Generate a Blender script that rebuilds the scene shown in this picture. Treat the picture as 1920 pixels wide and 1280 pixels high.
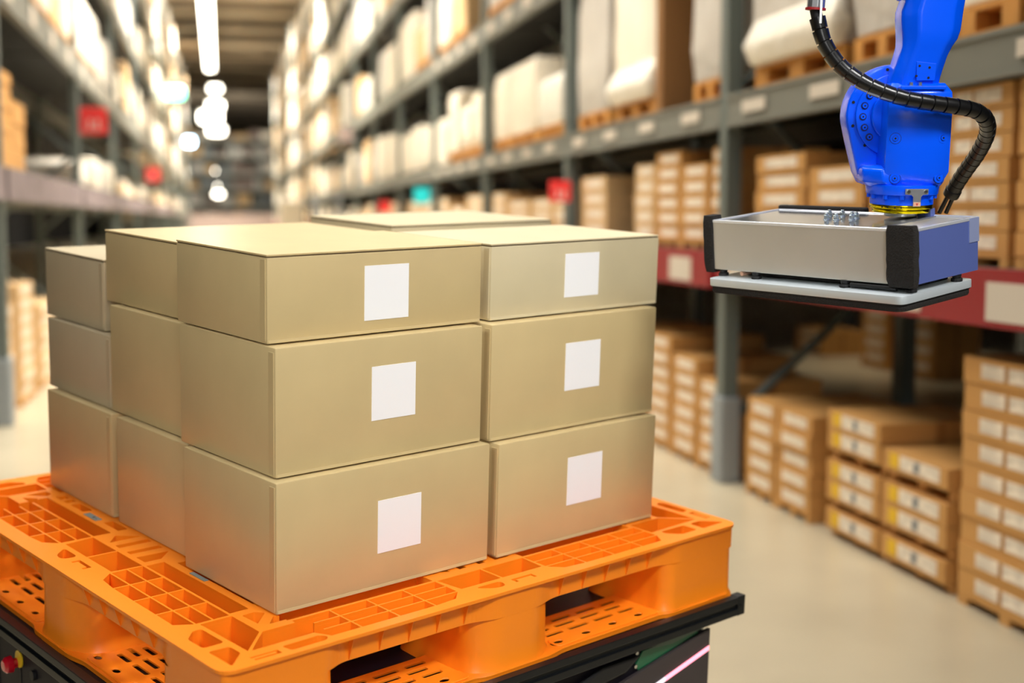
import bpy, bmesh, math, random
from mathutils import Matrix, Vector
from mathutils.geometry import delaunay_2d_cdt
random.seed(7)
PI = math.pi
C = bpy.context.scene.collection
for o in list(bpy.data.objects): bpy.data.objects.remove(o)
sc = bpy.context.scene

# ------------------------------------------------------------------ camera, world, lights, exposure
F = 2453.56; H = 1.285
def nrm(v): return Vector(v).normalized()
_p = math.atan(230 / F)
_up = Vector((0, -math.cos(_p), -math.sin(_p)))
_Y = nrm((-548, -230, F)); _X = _Y.cross(_up) * -1
_X = _X if _X.x > 0 else -_X
W3 = Matrix((_X, _Y, _up))                      # view axes (x right, y down, z forward) -> world
cam_d = bpy.data.cameras.new('camera'); cam = bpy.data.objects.new('camera', cam_d); C.objects.link(cam)
cam.matrix_world = Matrix.Translation((0, 0, H)) @ (W3 @ Matrix(((1, 0, 0), (0, -1, 0), (0, 0, -1)))).to_4x4()
cam_d.sensor_width = 36; cam_d.lens = F / 1920 * 36; cam_d.clip_start = .05; cam_d.clip_end = 300
cam_d.dof.use_dof = True; cam_d.dof.focus_distance = 2.07
cam_d.dof.aperture_fstop = (cam_d.lens / 1000) / 0.0222
sc.camera = cam
sc.view_settings.view_transform = 'Standard'; sc.view_settings.look = 'None'
sc.view_settings.gamma = 1; sc.view_settings.use_curve_mapping = False
sc.view_settings.exposure = 0.0
w = bpy.data.worlds.new('world'); sc.world = w; w.use_nodes = True
w.node_tree.nodes['Background'].inputs[0].default_value = (1.0, .93, .82, 1)
w.node_tree.nodes['Background'].inputs[1].default_value = .09

def area(name, loc, target, sx, sy, power, col=(1, .95, .86), spread=180):
    l = bpy.data.lights.new(name, 'AREA'); l.shape = 'RECTANGLE'; l.size = sx; l.size_y = sy; l.energy = power; l.color = col; l.spread = math.radians(spread)
    o = bpy.data.objects.new(name, l); C.objects.link(o); o.location = loc
    o.rotation_euler = (Vector(target) - Vector(loc)).to_track_quat('-Z', 'Y').to_euler()
    return o
# luminaires over the work cell and the aisles, plus unseen lights added to brighten
area('cell_light', (1.7, -.5, 3.5), (.3, 1.9, .5), .9, .5, 13, (1, .985, .96), 66)
area('cell_light', (.2, 2.2, 4.6), (.35, 2.2, .7), 1.2, .8, 11, (1, .99, 1), 75)
area('cell_light', (-1.5, .2, 2.9), (.3, 2.0, .8), .7, .5, 4.2, (1, .985, .96), 70)
area('cell_light', (.4, -.4, 3.2), (.75, 2.1, 1.6), .6, .4, 3.6, (1, .985, .97), 50)  # unseen light added to brighten the blue arm
for y, e in ((4.6, 80), (8, 160), (14, 330), (22, 440), (32, 560), (44, 640), (58, 700)):
    area('aisle_light', (-.2, y, 6.9), (2.4, y, 2.6), .3, 5, e, (1, .96, .88), 110)
    area('aisle_light', (.9, y, 6.9), (-1.3, y, 2.9), .3, 5, e * 2.1, (1, .96, .88), 110)
area('aisle_light', (.4, 6, 7.4), (.6, 6, 0), .3, 5, 120, (1, .96, .88))
area('aisle_light', (0, 76, 7.2), (0, 86, 2.5), 2, 1, 420, (1, .95, .86))  # extra light added to brighten the far end of the aisle
area('aisle_light', (5.3, 10.4, 4.4), (5.75, 10.4, 0), .4, 2.5, 9, (1, .86, .64), 45)
area('cell_light', (-.3, -2.6, 2.1), (.35, 2.2, .75), 1.6, 1.0, 2.6, (1, .985, .96), 45)  # unseen fill panel added behind the camera to lift the foreground

# ------------------------------------------------------------------ materials
def mat(name, col, rough=.5, metal=0, spec=.5, noise=None, bump=None, coat=0, emis=None, estr=0, sheen=0, ior=None):
    m = bpy.data.materials.new(name); m.use_nodes = True; nt = m.node_tree; b = nt.nodes['Principled BSDF']
    def s2l(c): return c / 12.92 if c <= .04045 else ((c + .055) / 1.055) ** 2.4
    lin = tuple(s2l(c / 255) for c in col) + (1,)
    b.inputs['Base Color'].default_value = lin; b.inputs['Roughness'].default_value = rough
    b.inputs['Metallic'].default_value = metal; b.inputs['Specular IOR Level'].default_value = spec
    b.inputs['Coat Weight'].default_value = coat; b.inputs['Coat Roughness'].default_value = .15
    if emis:
        b.inputs['Emission Color'].default_value = tuple(s2l(c / 255) for c in emis) + (1,); b.inputs['Emission Strength'].default_value = estr
    if noise or bump:
        tc = nt.nodes.new('ShaderNodeTexCoord')
    if noise:                                    # (scale, amount, stretch)
        sc_, amt = noise[0], noise[1]
        mp = nt.nodes.new('ShaderNodeMapping'); nt.links.new(tc.outputs['Object'], mp.inputs[0])
        if len(noise) > 2: mp.inputs['Scale'].default_value = noise[2]
        n = nt.nodes.new('ShaderNodeTexNoise'); n.inputs['Scale'].default_value = sc_; n.inputs['Detail'].default_value = 5
        nt.links.new(mp.outputs[0], n.inputs['Vector'])
        r = nt.nodes.new('ShaderNodeMapRange'); r.inputs[1].default_value = .3; r.inputs[2].default_value = .7
        r.inputs[3].default_value = 1 - amt; r.inputs[4].default_value = 1 + amt * .6
        nt.links.new(n.outputs[0], r.inputs[0])
        mx = nt.nodes.new('ShaderNodeVectorMath'); mx.operation = 'SCALE'; mx.inputs[0].default_value = lin[:3]
        nt.links.new(r.outputs[0], mx.inputs['Scale']); nt.links.new(mx.outputs[0], b.inputs['Base Color'])
    if bump:                                     # (scale, strength, distance)
        n = nt.nodes.new('ShaderNodeTexNoise'); n.inputs['Scale'].default_value = bump[0]; n.inputs['Detail'].default_value = 4
        nt.links.new(tc.outputs['Object'], n.inputs['Vector'])
        bp = nt.nodes.new('ShaderNodeBump'); bp.inputs['Strength'].default_value = bump[1]; bp.inputs['Distance'].default_value = bump[2]
        nt.links.new(n.outputs[0], bp.inputs['Height']); nt.links.new(bp.outputs[0], b.inputs['Normal'])
    return m
M = dict(
    card=mat('kraft_card', (206, 184, 134), .36, noise=(9, .05), bump=(60, .08, .002), spec=.9),
    card_grey=mat('greyish_kraft_card', (196, 180, 146), .36, noise=(9, .05), bump=(60, .08, .002), spec=.9),
    card_pale=mat('pale_kraft_card', (210, 196, 158), .36, noise=(9, .05), bump=(60, .08, .002), spec=.9),
    card_edge=mat('card_edge', (84, 66, 40), .9),
    sticker=mat('white_sticker', (250, 250, 250), .45),
    orange=mat('orange_plastic', (255, 140, 26), .33, noise=(4, .05), bump=(25, .05, .002), spec=.5),
    gtag=mat('grey_plastic', (128, 138, 136), .5), black=mat('black_print', (12, 12, 12), .6),
    rail=mat('black_anodised_rail', (15, 18, 20), .42, spec=.4), deckp=mat('dark_brown_plate', (58, 42, 38), .5),
    navy=mat('dark_navy_plate', (24, 28, 44), .45), body=mat('glossy_dark_shell', (20, 18, 26), .5, spec=.12), shell=mat('matt_dark_shell', (62, 54, 54), .55, bump=(400, .2, .001)),
    green=mat('dark_green_panel', (8, 96, 62), .3, coat=.4), greeng=mat('grey_green_panel', (84, 104, 88), .4),
    ledr=mat('red_led_strip', (255, 120, 140), .4, emis=(255, 150, 168), estr=2.0), ledw=mat('white_led_strip', (230, 220, 230), .4, emis=(235, 225, 235), estr=.8),
    redb=mat('red_button', (190, 16, 36), .2, coat=.6), yel=mat('yellow_ring', (240, 200, 40), .4),
    rubber=mat('black_rubber', (20, 20, 21), .6), screw=mat('bright_screw', (215, 218, 220), .2, metal=1),
    blue=mat('blue_enamel', (0, 88, 255), .24, noise=(6, .03), bump=(90, .12, .0015), coat=.25, spec=.35), blue_shade=mat('recess_shade_blue', (0, 32, 110), .4),
    blackh=mat('bolt_hole', (4, 6, 14), .8), steel=mat('steel_plate', (200, 203, 206), .32, metal=.9),
    gold=mat('gold_anodised', (250, 225, 20), .2, metal=1), alu=mat('brushed_aluminium', (202, 200, 194), .42, metal=.55, noise=(5, .06), bump=(120, .03, .001)),
    alurim=mat('bright_aluminium_edge', (228, 232, 240), .25, metal=.5), alutop=mat('polished_top_plate', (165, 167, 176), .12, metal=.85, noise=(5, .06)),
    blue_tint=mat('blue_metal_and_reflection', (104, 122, 196), .35, metal=.35), foam=mat('black_foam', (30, 27, 24), .95, bump=(350, .8, .003)),
    plate=mat('pale_aluminium_plate', (205, 214, 218), .35, metal=.3), zinc=mat('zinc_bolt', (190, 204, 212), .22, metal=.85),
    hose=mat('black_hose', (14, 14, 15), .28, bump=(80, .15, .001), coat=.3), hosein=mat('hose_core', (6, 6, 7), .6), tape=mat('clear_tape', (138, 148, 184), .3),
    tie=mat('white_cable_tie', (235, 240, 242), .35), cred=mat('red_ring', (150, 30, 34), .4), cop=mat('red_arrow', (190, 50, 40), .5), copper=mat('copper_tip', (220, 170, 140), .3),
    card_lit=mat('kraft_lid_lit', (228, 222, 208), .45, noise=(9, .04), bump=(60, .08, .002), spec=.5), rack_shade=mat('dark_rack_shade', (26, 26, 24), .8),  # lid paled as if lit; rack dark stands in for shade
    floor=mat('polished_concrete', (180, 168, 142), .3, noise=(1.1, .2), spec=.5), ceil=mat('ceiling_board', (168, 154, 132), .9, noise=(.6, .1)),
    wall=mat('warehouse_wall', (150, 140, 122), .9), beamc=mat('ceiling_beam', (96, 86, 72), .8), dark=mat('dark_back_wall', (22, 20, 18), .95),
    post=mat('grey_green_steel', (112, 120, 114), .5, metal=.15), beam=mat('grey_steel_beam', (126, 126, 116), .5, metal=.15), foot=mat('pale_grey_guard', (150, 156, 158), .5),
    redbeam=mat('dark_red_strip', (150, 24, 32), .5), tagw=mat('white_price_tag', (214, 202, 184), .6), purple=mat('mauve_label_strip', (132, 118, 119), .6, noise=(3, .3, (1, 1, 1))),
    carton=mat('warehouse_carton', (206, 152, 84), .7, noise=(3, .10)), carton2=mat('pale_warehouse_carton', (222, 184, 132), .7, noise=(3, .10)),
    cartonl=mat('carton_label', (240, 226, 204), .6, noise=(14, .28, (1, 1, 3))), cartony=mat('yellow_label', (236, 190, 30), .6), tapec=mat('carton_tape', (176, 124, 64), .5),
    wrap=mat('shrink_wrap_cream', (255, 242, 218), .35, noise=(2.5, .16, (1, 1, .3)), bump=(9, .5, .03)), wrapg=mat('shrink_wrap_grey', (206, 198, 186), .35, noise=(2.5, .14), bump=(9, .5, .03)),
    wrapw=mat('white_film', (255, 246, 228), .3, bump=(14, .6, .03)), brown=mat('brown_board', (150, 104, 56), .8), wood=mat('pallet_wood', (216, 150, 70), .75, noise=(4, .2, (1, 8, 1))),
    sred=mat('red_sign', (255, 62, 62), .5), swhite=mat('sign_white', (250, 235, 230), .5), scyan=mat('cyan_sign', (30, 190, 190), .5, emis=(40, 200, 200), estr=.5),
    lite=mat('lamp_diffuser', (255, 250, 240), .4, emis=(255, 246, 226), estr=14), lcyan=mat('cyan_signal_lamp', (120, 255, 220), .4, emis=(90, 255, 205), estr=7), lblue=mat('cool_lamp', (200, 235, 255), .4, emis=(190, 228, 255), estr=22),
    grey=mat('grey_bin', (118, 122, 124), .6), pink=mat('pink_board', (150, 130, 120), .7),
)

# ------------------------------------------------------------------ mesh helpers
class MB:
    def __init__(s): s.v = []; s.f = []; s.mi = []; s.ms = []
    def _m(s, m):
        if m not in s.ms: s.ms.append(m)
        return s.ms.index(m)
    def add(s, vs, fs, m):
        n = len(s.v); k = s._m(m); s.v += [tuple(v) for v in vs]; s.f += [tuple(i + n for i in f) for f in fs]; s.mi += [k] * len(fs); return s
    def box(s, a, b, m, skip=()):
        (x0, y0, z0), (x1, y1, z1) = a, b
        vs = [(x0, y0, z0), (x1, y0, z0), (x1, y1, z0), (x0, y1, z0), (x0, y0, z1), (x1, y0, z1), (x1, y1, z1), (x0, y1, z1)]
        fs = [(3, 2, 1, 0), (4, 5, 6, 7), (0, 1, 5, 4), (1, 2, 6, 5), (2, 3, 7, 6), (3, 0, 4, 7)]
        return s.add(vs, fs, m)
    def loft(s, rings, m, cap=True, closed=True):
        n = len(rings[0]); vs = [p for r in rings for p in r]; fs = []
        for i in range(len(rings) - 1):
            for j in range(n if closed else n - 1):
                k = (j + 1) % n; fs.append((i * n + j, i * n + k, (i + 1) * n + k, (i + 1) * n + j))
        if cap: fs += [tuple(range(n))[::-1], tuple((len(rings) - 1) * n + j for j in range(n))]
        return s.add(vs, fs, m)
    def cyl(s, c, ax, r, h, m, n=20, r2=None):
        ax = Vector(ax).normalized(); q = ax.to_track_quat('Z', 'Y'); c = Vector(c); r2 = r if r2 is None else r2
        rings = [[c + q @ Vector((rr * math.cos(2 * PI * i / n), rr * math.sin(2 * PI * i / n), hh)) for i in range(n)] for rr, hh in ((r, 0), (r2, h))]
        return s.loft(rings, m)
    def prism(s, poly, z0, z1, m): return s.loft([[(x, y, z0) for x, y in poly], [(x, y, z1) for x, y in poly]], m)
    def mesh(s, name, bevel=0, seg=2, smooth=False):
        me = bpy.data.meshes.new(name); me.from_pydata(s.v, [], s.f)
        for m in s.ms: me.materials.append(M[m])
        me.polygons.foreach_set('material_index', s.mi)
        bm = bmesh.new(); bm.from_mesh(me); bmesh.ops.recalc_face_normals(bm, faces=bm.faces)
        if bevel:
            es = [e for e in bm.edges if len(e.link_faces) == 2 and e.calc_face_angle(0) > .5]
            bmesh.ops.bevel(bm, geom=es, offset=bevel, segments=seg, profile=.6, affect='EDGES', clamp_overlap=True)
        bm.to_mesh(me); bm.free()
        if smooth:
            me.polygons.foreach_set('use_smooth', [True] * len(me.polygons)); me.set_sharp_from_angle(angle=math.radians(smooth if smooth is not True else 35))
        return me
    def obj(s, name, parent=None, **k): return mk(name, s.mesh(name, **k), parent)
def mk(name, me, parent=None, mw=None):
    o = bpy.data.objects.new(name, me); C.objects.link(o)
    if parent: o.parent = parent
    return o
def tag(o, label, cat, group=None, kind=None):
    o['label'] = label; o['category'] = cat
    if group: o['group'] = group
    if kind: o['kind'] = kind
    return o
def thing(name, label, cat, mw, group=None):
    o = bpy.data.objects.new(name, None); C.objects.link(o); o.matrix_world = mw; o.empty_display_size = .1
    return tag(o, label, cat, group)
def struct(name, mb, **k):
    o = mb.obj(name, **k); o['kind'] = 'structure'; return o
def copy_tree(o, parent=None, loc=None, label=None):
    c = o.copy(); C.objects.link(c); c.parent = parent
    if loc is not None: c.location = loc
    if label: c['label'] = label
    for ch in o.children: copy_tree(ch, c)
    return c
def plate(name, outer, holes, z0, z1, m, parent, bev=.0006):
    """flat plate with openings: constrained triangulation, faces inside an opening dropped, walls along every border"""
    polys = [outer] + holes; vs = []; es = []
    for p in polys:
        n = len(vs); vs += [Vector(q) for q in p]; es += [(n + i, n + (i + 1) % len(p)) for i in range(len(p))]
    V, E_, Fc = delaunay_2d_cdt(vs, es, [], 0, 1e-6)[:3]
    def inside(q, p):
        c = False; x, y = q
        for i in range(len(p)):
            (x1, y1), (x2, y2) = p[i - 1], p[i]
            if (y1 > y) != (y2 > y) and x < (x2 - x1) * (y - y1) / (y2 - y1) + x1: c = not c
        return c
    bbs = [(min(q[0] for q in p), max(q[0] for q in p), min(q[1] for q in p), max(q[1] for q in p)) for p in polys]
    keep = []
    for f in Fc:
        x = sum(V[i].x for i in f) / len(f); y = sum(V[i].y for i in f) / len(f)
        if not inside((x, y), outer): continue
        if any(b[0] < x < b[1] and b[2] < y < b[3] and inside((x, y), p) for p, b in zip(polys[1:], bbs[1:])): continue
        keep.append(tuple(f))
    cnt = {}
    for f in keep:
        for i in range(len(f)):
            e = (f[i], f[(i + 1) % len(f)]); cnt[frozenset(e)] = cnt.get(frozenset(e), []) + [e]
    N = len(V); mb = MB()
    vv = [(v.x, v.y, z1) for v in V] + [(v.x, v.y, z0) for v in V]
    ff = keep + [tuple(i + N for i in f[::-1]) for f in keep] + [(e[0][1], e[0][0], e[0][0] + N, e[0][1] + N) for e in cnt.values() if len(e) == 1]
    mb.add(vv, ff, m); me = mb.mesh(name)
    bm = bmesh.new(); bm.from_mesh(me); bmesh.ops.delete(bm, geom=[v for v in bm.verts if not v.link_faces], context='VERTS')
    if bev: 
        ed = [e for e in bm.edges if len(e.link_faces) == 2 and e.calc_face_angle(0) > 1.2 and abs(e.verts[0].co.z - e.verts[1].co.z) < 1e-5]
        bmesh.ops.bevel(bm, geom=ed, offset=bev, segments=1, affect='EDGES', clamp_overlap=True)
    bm.to_mesh(me); bm.free()
    return mk(name, me, parent)
def rnd(poly, r, n=4):
    out = []; N = len(poly)
    for i in range(N):
        p = Vector(poly[i]); a = Vector(poly[i - 1]); b = Vector(poly[(i + 1) % N])
        da, db = (a - p), (b - p); rr = min(r, da.length * .45, db.length * .45)
        s, e = p + da.normalized() * rr, p + db.normalized() * rr
        for k in range(n + 1):
            t = k / n; q = s * (1 - t) ** 2 + p * 2 * t * (1 - t) + e * t * t; out.append((q.x, q.y))
    return out
def view_to_world(R, t):
    return Matrix.Translation((0, 0, H)) @ W3.to_4x4() @ (Matrix.Translation(t) @ Matrix(R).to_4x4())
# ------------------------------------------------------------------ setting
struct('floor', MB().box((-9, -6, -.1), (10, 112, 0), 'floor'))
struct('ceiling', MB().box((-9, -2, 8.6), (10, 112, 8.75), 'ceil'))
struct('wall_left', MB().box((-9.1, -2, 0), (-9, 112, 8.6), 'dark'))
struct('wall_right', MB().box((10, -2, 0), (10.1, 112, 8.6), 'dark'))
struct('wall_end', MB().box((-9, 111, 0), (10, 111.2, 8.6), 'wall'))
for i in range(26):
    o = MB().box((-9, -.12, 8.28), (10, .12, 8.6), 'beamc').obj('trim_%d' % (i + 1)) if i == 0 else None
    if i == 0: tb = o; o['kind'] = 'structure'
    else: o = tb.copy(); o.name = 'trim_%d' % (i + 1); C.objects.link(o)
    o.location.y = 4 + i * 4.2

# ------------------------------------------------------------------ racks
RX, LX = 2.37, -1.30
RP = [5.98 - 2.95 + 2.95 * i for i in range(20)]
LP = [3.9 + 4.7 * i for i in range(13)]
RLEV = [(.95, 1.13), (1.72, 1.87), (2.87, 3.05), (4.1, 4.26), (5.3, 5.46), (6.5, 6.66)]
LLEV = [(1.39, 1.61), (2.62, 2.86), (3.9, 4.06), (5.1, 5.26), (6.3, 6.46)]
def rack(name, label, x, sgn, posts, levs, depth=1.05, top=7.6):
    r = thing(name, label, 'rack', Matrix.Translation((x, posts[0], 0)))
    y0 = posts[0]
    pm = MB()
    pm.box((0, -.05, 0), (sgn * .02, .05, top), 'post').box((0, -.05, 0), (sgn * .075, -.035, top), 'post').box((0, .035, 0), (sgn * .075, .05, top), 'post')
    pmm = pm.mesh('upright_post')
    fm = MB().prism(rnd([(-sgn * .02, -.07), (sgn * .09, -.07), (sgn * .09, .07), (-sgn * .02, .07)], .02), 0, .42, 'foot').mesh('post_guard', bevel=.006)
    br = MB()
    z = .3; k = 0
    while z < top - 1:
        a = (sgn * .06, 0, z) if k % 2 == 0 else (sgn * (depth - .06), 0, z); b = (sgn * (depth - .06), 0, z + .8) if k % 2 == 0 else (sgn * .06, 0, z + .8)
        d = Vector(b) - Vector(a); br.cyl(a, d, .022, d.length, 'post', n=6); z += .8; k += 1
    brm = br.mesh('frame_brace')
    for i, y in enumerate(posts):
        for xx in (0, sgn * (depth - .1)):
            o = mk('upright_post', pmm, r); o.location = (xx, y - y0, 0)
        if y < 30: o = mk('post_guard', fm, r); o.location = (0, y - y0, 0)
        o = mk('frame_brace', brm, r); o.location = (0, y - y0, 0)
    for li, (a, b) in enumerate(levs):
        for i in range(len(posts) - 1):
            L = posts[i + 1] - posts[i] - .1
            m = MB()
            special = (name == 'pallet_rack' and li == 0)
            if special: m.box((-sgn * .045, 0, a), (0, L, b), 'redbeam' if i < 30 else 'beam')
            m.box((0, 0, a), (sgn * .05, L, b), 'beam') if not special else m.box((.0, 0, a), (sgn * .05, L, b), 'beam')
            m.box((0 - sgn * .008, 0, a), (sgn * .01, L, a + .018), 'beam').box((-sgn * .008, 0, b - .018), (sgn * .01, L, b), 'beam')
            o = mk('beam', m.mesh('beam'), r); o.location = (0, posts[i] - y0 + .05, 0)
            if posts[i] < 32:
                o = mk('rear_beam', MB().box((sgn * (depth - .06), 0, a), (sgn * (depth - .01), L, b), 'beam').mesh('rear_beam'), r); o.location = (0, posts[i] - y0 + .05, 0)
                # price tags on the beam
                n = 4 if posts[i] < 14 and (sgn > 0 or li > 0) else 0
                for t in range(n):
                    lx = sgn * -.048 if special else sgn * -.012
                    wdt = .32 if special else .26
                    tm = MB().box((lx, 0, a + (.02 if special else .05)), (lx + sgn * .004, wdt, b - (.04 if special else .045)), 'tagw')
                    o = mk('price_tag', tm.mesh('price_tag'), r); o.location = (0, posts[i] - y0 + .3 + t * (L / 4), 0)
            if posts[i] < 32 and li < 3 and depth > 1 and name != 'far_rack':
                o = mk('shade_sheet', MB().box((sgn * (depth + .0), 0, b), (sgn * (depth + .012), L + .1, levs[li + 1][0]), 'rack_shade').mesh('shade_sheet'), r); o.location = (0, posts[i] - y0, 0)  # dark backing added so the rack interior reads as unlit
            sm = MB().box((sgn * .05, 0, b - .02), (sgn * (depth - .06), L, b - .005), 'rack_shade')  # deck coloured near black, shade inside the rack painted in
            if posts[i] < 32: o = mk('shelf_deck', sm.mesh('shelf_deck'), r); o.location = (0, posts[i] - y0 + .05, 0)
    return r
rack('pallet_rack', 'tall grey steel pallet rack with red lower strip along the right of the aisle', RX, 1, RP, RLEV)
rack('storage_rack', 'tall grey steel storage rack along the left side of the aisle behind the carton stack', LX, -1, LP, LLEV)
# mauve label strip on the storage rack's low shelf
for i, y in enumerate(LP[:8]):
    o = MB().box((LX + .0088, y + .08, 1.40), (LX + .026, y + 4.62, 1.60), 'purple').obj('shelf_strip')
    tag(o, 'mauve label strip on the low beam of the left rack, bay %s' % ['one', 'two', 'three', 'four', 'five', 'six', 'seven', 'eight'][i], 'shelf strip', 'label strips on the left rack')

ORD = ['first', 'second', 'third', 'fourth', 'fifth', 'sixth', 'seventh', 'eighth', 'ninth', 'tenth', 'eleventh', 'twelfth', 'thirteenth', 'fourteenth', 'fifteenth', 'sixteenth', 'seventeenth', 'eighteenth', 'nineteenth', 'twentieth']
# ---- wooden pallets and cartons
_pal = {}
_tr = {}
def tray(x, y, z, L, D, sgn, label, h=.035):
    key = (round(L, 2), D, sgn, h)
    if key not in _tr:
        _tr[key] = (MB().box((0, 0, h - .008), (sgn * D, L, h), 'carton').mesh('tray_board'), MB().box((0, 0, 0), (sgn * D, L * .1, h - .0085), 'carton').mesh('foot'))
    t = thing('carton_tray', label, 'tray', Matrix.Translation((x, y, z)), 'low trays under the cartons')
    mk('tray_board', _tr[key][0], t)
    for k in (0, .45, .9): o = mk('foot', _tr[key][1], t); o.location.y = L * k
    return t
def wood_pallet(x, y, z, L, D, sgn, label, group='wooden pallets in the racks', h=.1):
    key = (round(L, 2), D, sgn, h)
    if key not in _pal:
        m = MB(); nb = 5
        tb = MB().box((0, 0, 0), (sgn * D * .16, L, .016), 'wood').mesh('board')
        bl = MB().box((0, 0, 0), (sgn * .1, L * .16, h - .034), 'wood').mesh('block')
        _pal[key] = (tb, bl)
    tb, bl = _pal[key]
    t = thing('wooden_pallet', label, 'pallet', Matrix.Translation((x, y, z)), group)
    for k in range(5):
        o = mk('board', tb, t); o.location = (sgn * D * .21 * k, 0, h - .017)
    for k in (0, 2, 4):
        o = mk('board', tb, t); o.location = (sgn * D * .21 * k, 0, 0)
    for k in (0, 1, 2):
        for q in (0, 1, 2):
            o = mk('block', bl, t); o.location = (sgn * (D - .1) * k / 2.0 * .98, L * .42 * q, .0165)
    return t
def clip(y0, y1, sgn, g=.07):
    for p in (RP if sgn > 0 else LP):
        if y0 < p + g and y1 > p - g:
            if p - y0 > y1 - p: y1 = p - g
            else: y0 = p + g
    return y0, y1
_ct = {}
def carton_mesh(D, L, h, style, sgn):
    key = (round(D, 2), round(L, 2), round(h, 3), style, sgn)
    if key in _ct: return _ct[key]
    m = MB(); e = .004; base = 'carton2' if style in ('pale',) else 'carton'
    m.box((0, e, 0), (sgn * D, L - e, h - .003), base)
    lx = -sgn * .0015
    if style in ('tag', 'pale', 'two'):
        m.box((lx, L * .16, h * .25), (0, L * .80, h * .78), 'cartonl')
        if style == 'two': m.box((lx * 1.4, L * .52, h * .25), (lx, L * .56, h * .78), 'tapec')
    elif style == 'yellow':
        m.box((lx, L * .74, h * .2), (0, L * .88, h * .85), 'cartony').box((lx, L * .12, h * .2), (0, L * .72, h * .85), 'cartonl')
        m.box((lx * 1.4, L * .42, h * .3), (lx, L * .5, h * .75), 'grey')
    # small label on the end towards the aisle entrance and a tape line
    m.box((sgn * D * .46, e - .0015, h * .0), (sgn * D * .54, e, h - .003), 'tapec')
    _ct[key] = m.mesh('carton'); return _ct[key]
ncart = 0
def stack(x, y0, y1, z0, rows, h, name, style='tag', sgn=1, D=.55, pallet=True, cols=1, gaps=(), group=None, where=''):
    """rows cartons high, cols wide along the aisle"""
    global ncart
    if x < 4: y0, y1 = clip(y0, y1, sgn, .085 if z0 < .1 else .07)
    if y1 - y0 < .12: return z0
    z0 += .002 if z0 > .1 else 0
    L = (y1 - y0) / cols; z = z0
    if pallet:
        tray(x + sgn * .004, y0, z0, y1 - y0 - .004, D, sgn, 'low brown tray under ' + name, h=.036); z += .037
    for r in range(rows):
        if r in gaps:
            wood_pallet(x + sgn * .01, y0, z, y1 - y0 - .004, D, sgn, 'pallet between tiers of ' + name, h=.05); z += .052
        for c in range(cols):
            o = mk('carton', carton_mesh(D, L, h, style, sgn)); jx = random.uniform(0, .012)
            o.location = (x + sgn * jx, y0 + c * L, z); ncart += 1
            side = '' if cols == 1 else (['near', 'far'][c] if cols == 2 else ['near', 'middle', 'far'][c]) + ' column, '
            pos = 'topmost' if r == rows - 1 else ('bottom' if r == 0 else ORD[r] + ' up')
            tag(o, 'brown carton, %s%s of %s' % (side, pos, name), 'carton', group or 'cartons stacked in the pallet rack')
        z += h
    return z
# floor level, right rack
X0 = 2.40
stack(X0, 3.35, 3.89, 0, 9, .089, 'the tallest floor stack nearest the frame edge', style='two')
stack(X0, 2.85, 3.34, 0, 9, .089, 'the floor stack hidden beyond the tallest one', style='two', pallet=True)
# yellow-labelled goods on stacked pallets
z = .0
def tier(y0, y1, z, rows, h, name, pallets_h, style='yellow'):
    tray(X0 + .03, y0, z, y1 - y0 - .004, .44, 1, 'low tray under ' + name, h=pallets_h); zz = z + pallets_h + .002
    for r in range(rows):
        o = mk('carton', carton_mesh(.5, y1 - y0, h, style, 1)); o.location = (X0, y0, zz); zz += h
        tag(o, 'yellow-labelled low carton%s of %s' % ('' if rows == 1 else (', upper' if r else ', lower'), name), 'carton', 'cartons stacked in the pallet rack')
    return zz
za = tier(4.43, 4.87, 0, 1, .085, 'the bottom tier in the far yellow-labelled stack', .03)
zb = tier(3.96, 4.41, 0, 1, .085, 'the bottom tier in the near yellow-labelled stack', .03)
za = tier(4.43, 4.87, za, 2, .082, 'the double middle tier in the far yellow-labelled stack', .034)
zb = tier(3.96, 4.41, zb, 2, .082, 'the double middle tier in the near yellow-labelled stack', .034)
za = tier(4.43, 4.87, za, 2, .080, 'the double top tier in the far yellow-labelled stack', .042)
zb = tier(3.96, 4.41, zb, 1, .078, 'the single top tier in the near yellow-labelled stack', .042)
stack(X0, 5.03, 5.38, 0, 5, .084, 'the second floor stack right of the guarded post')
stack(X0, 5.39, 5.72, 0, 5, .084, 'the floor stack just right of the guarded post')
stack(X0, 5.98, 6.36, 0, 5, .088, 'the floor stack just left of the guarded post')
stack(X0, 6.38, 6.76, 0, 6, .087, 'the taller second floor stack left of the guarded post')
stack(X0, 6.80, 7.2, 0, 7, .086, 'the floor stack peeking out beside the orange pallet')
for i in range(8): stack(X0, 7.4 + i * .62, 7.95 + i * .62, 0, random.choice((5, 6, 7)), .085, 'floor stack number %s beyond the foreground cartons' % ORD[i], pallet=True)
# first shelf (above red strip)
Z1 = 1.13
def s1(y0, y1, rows, h, nm, **k): stack(X0, y0, y1, Z1, rows, h, nm, **k)
s1(3.05, 3.63, 7, .078, 'the shelf stack at the frame edge above the red strip', style='two')
s1(3.67, 4.08, 7, .078, 'the shelf stack behind the black hose above the red strip', style='two')
s1(4.2, 4.58, 4, .078, 'the shelf stack behind the blue wrist', style='two')
s1(4.62, 5.10, 4, .082, 'the low shelf stack right of the near post')
s1(5.14, 5.66, 5, .080, 'the shelf stack touching the near post on its right')
s1(5.90, 6.22, 6, .078, 'the shelf stack touching the near post on its left')
s1(6.26, 6.66, 5, .080, 'the lower middle shelf stack left of the near post')
s1(6.68, 7.08, 6, .080, 'the third shelf stack left of the near post')
s1(7.10, 7.46, 5, .086, 'the brown-topped fourth shelf stack left of the near post', style='pale')
s1(8.05, 8.62, 4, .098, 'the shelf stack right beside the red number sign', style='pale')
s1(9.05, 9.40, 4, .095, 'the pale shelf stack just left of the red number sign', style='pale')
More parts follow.
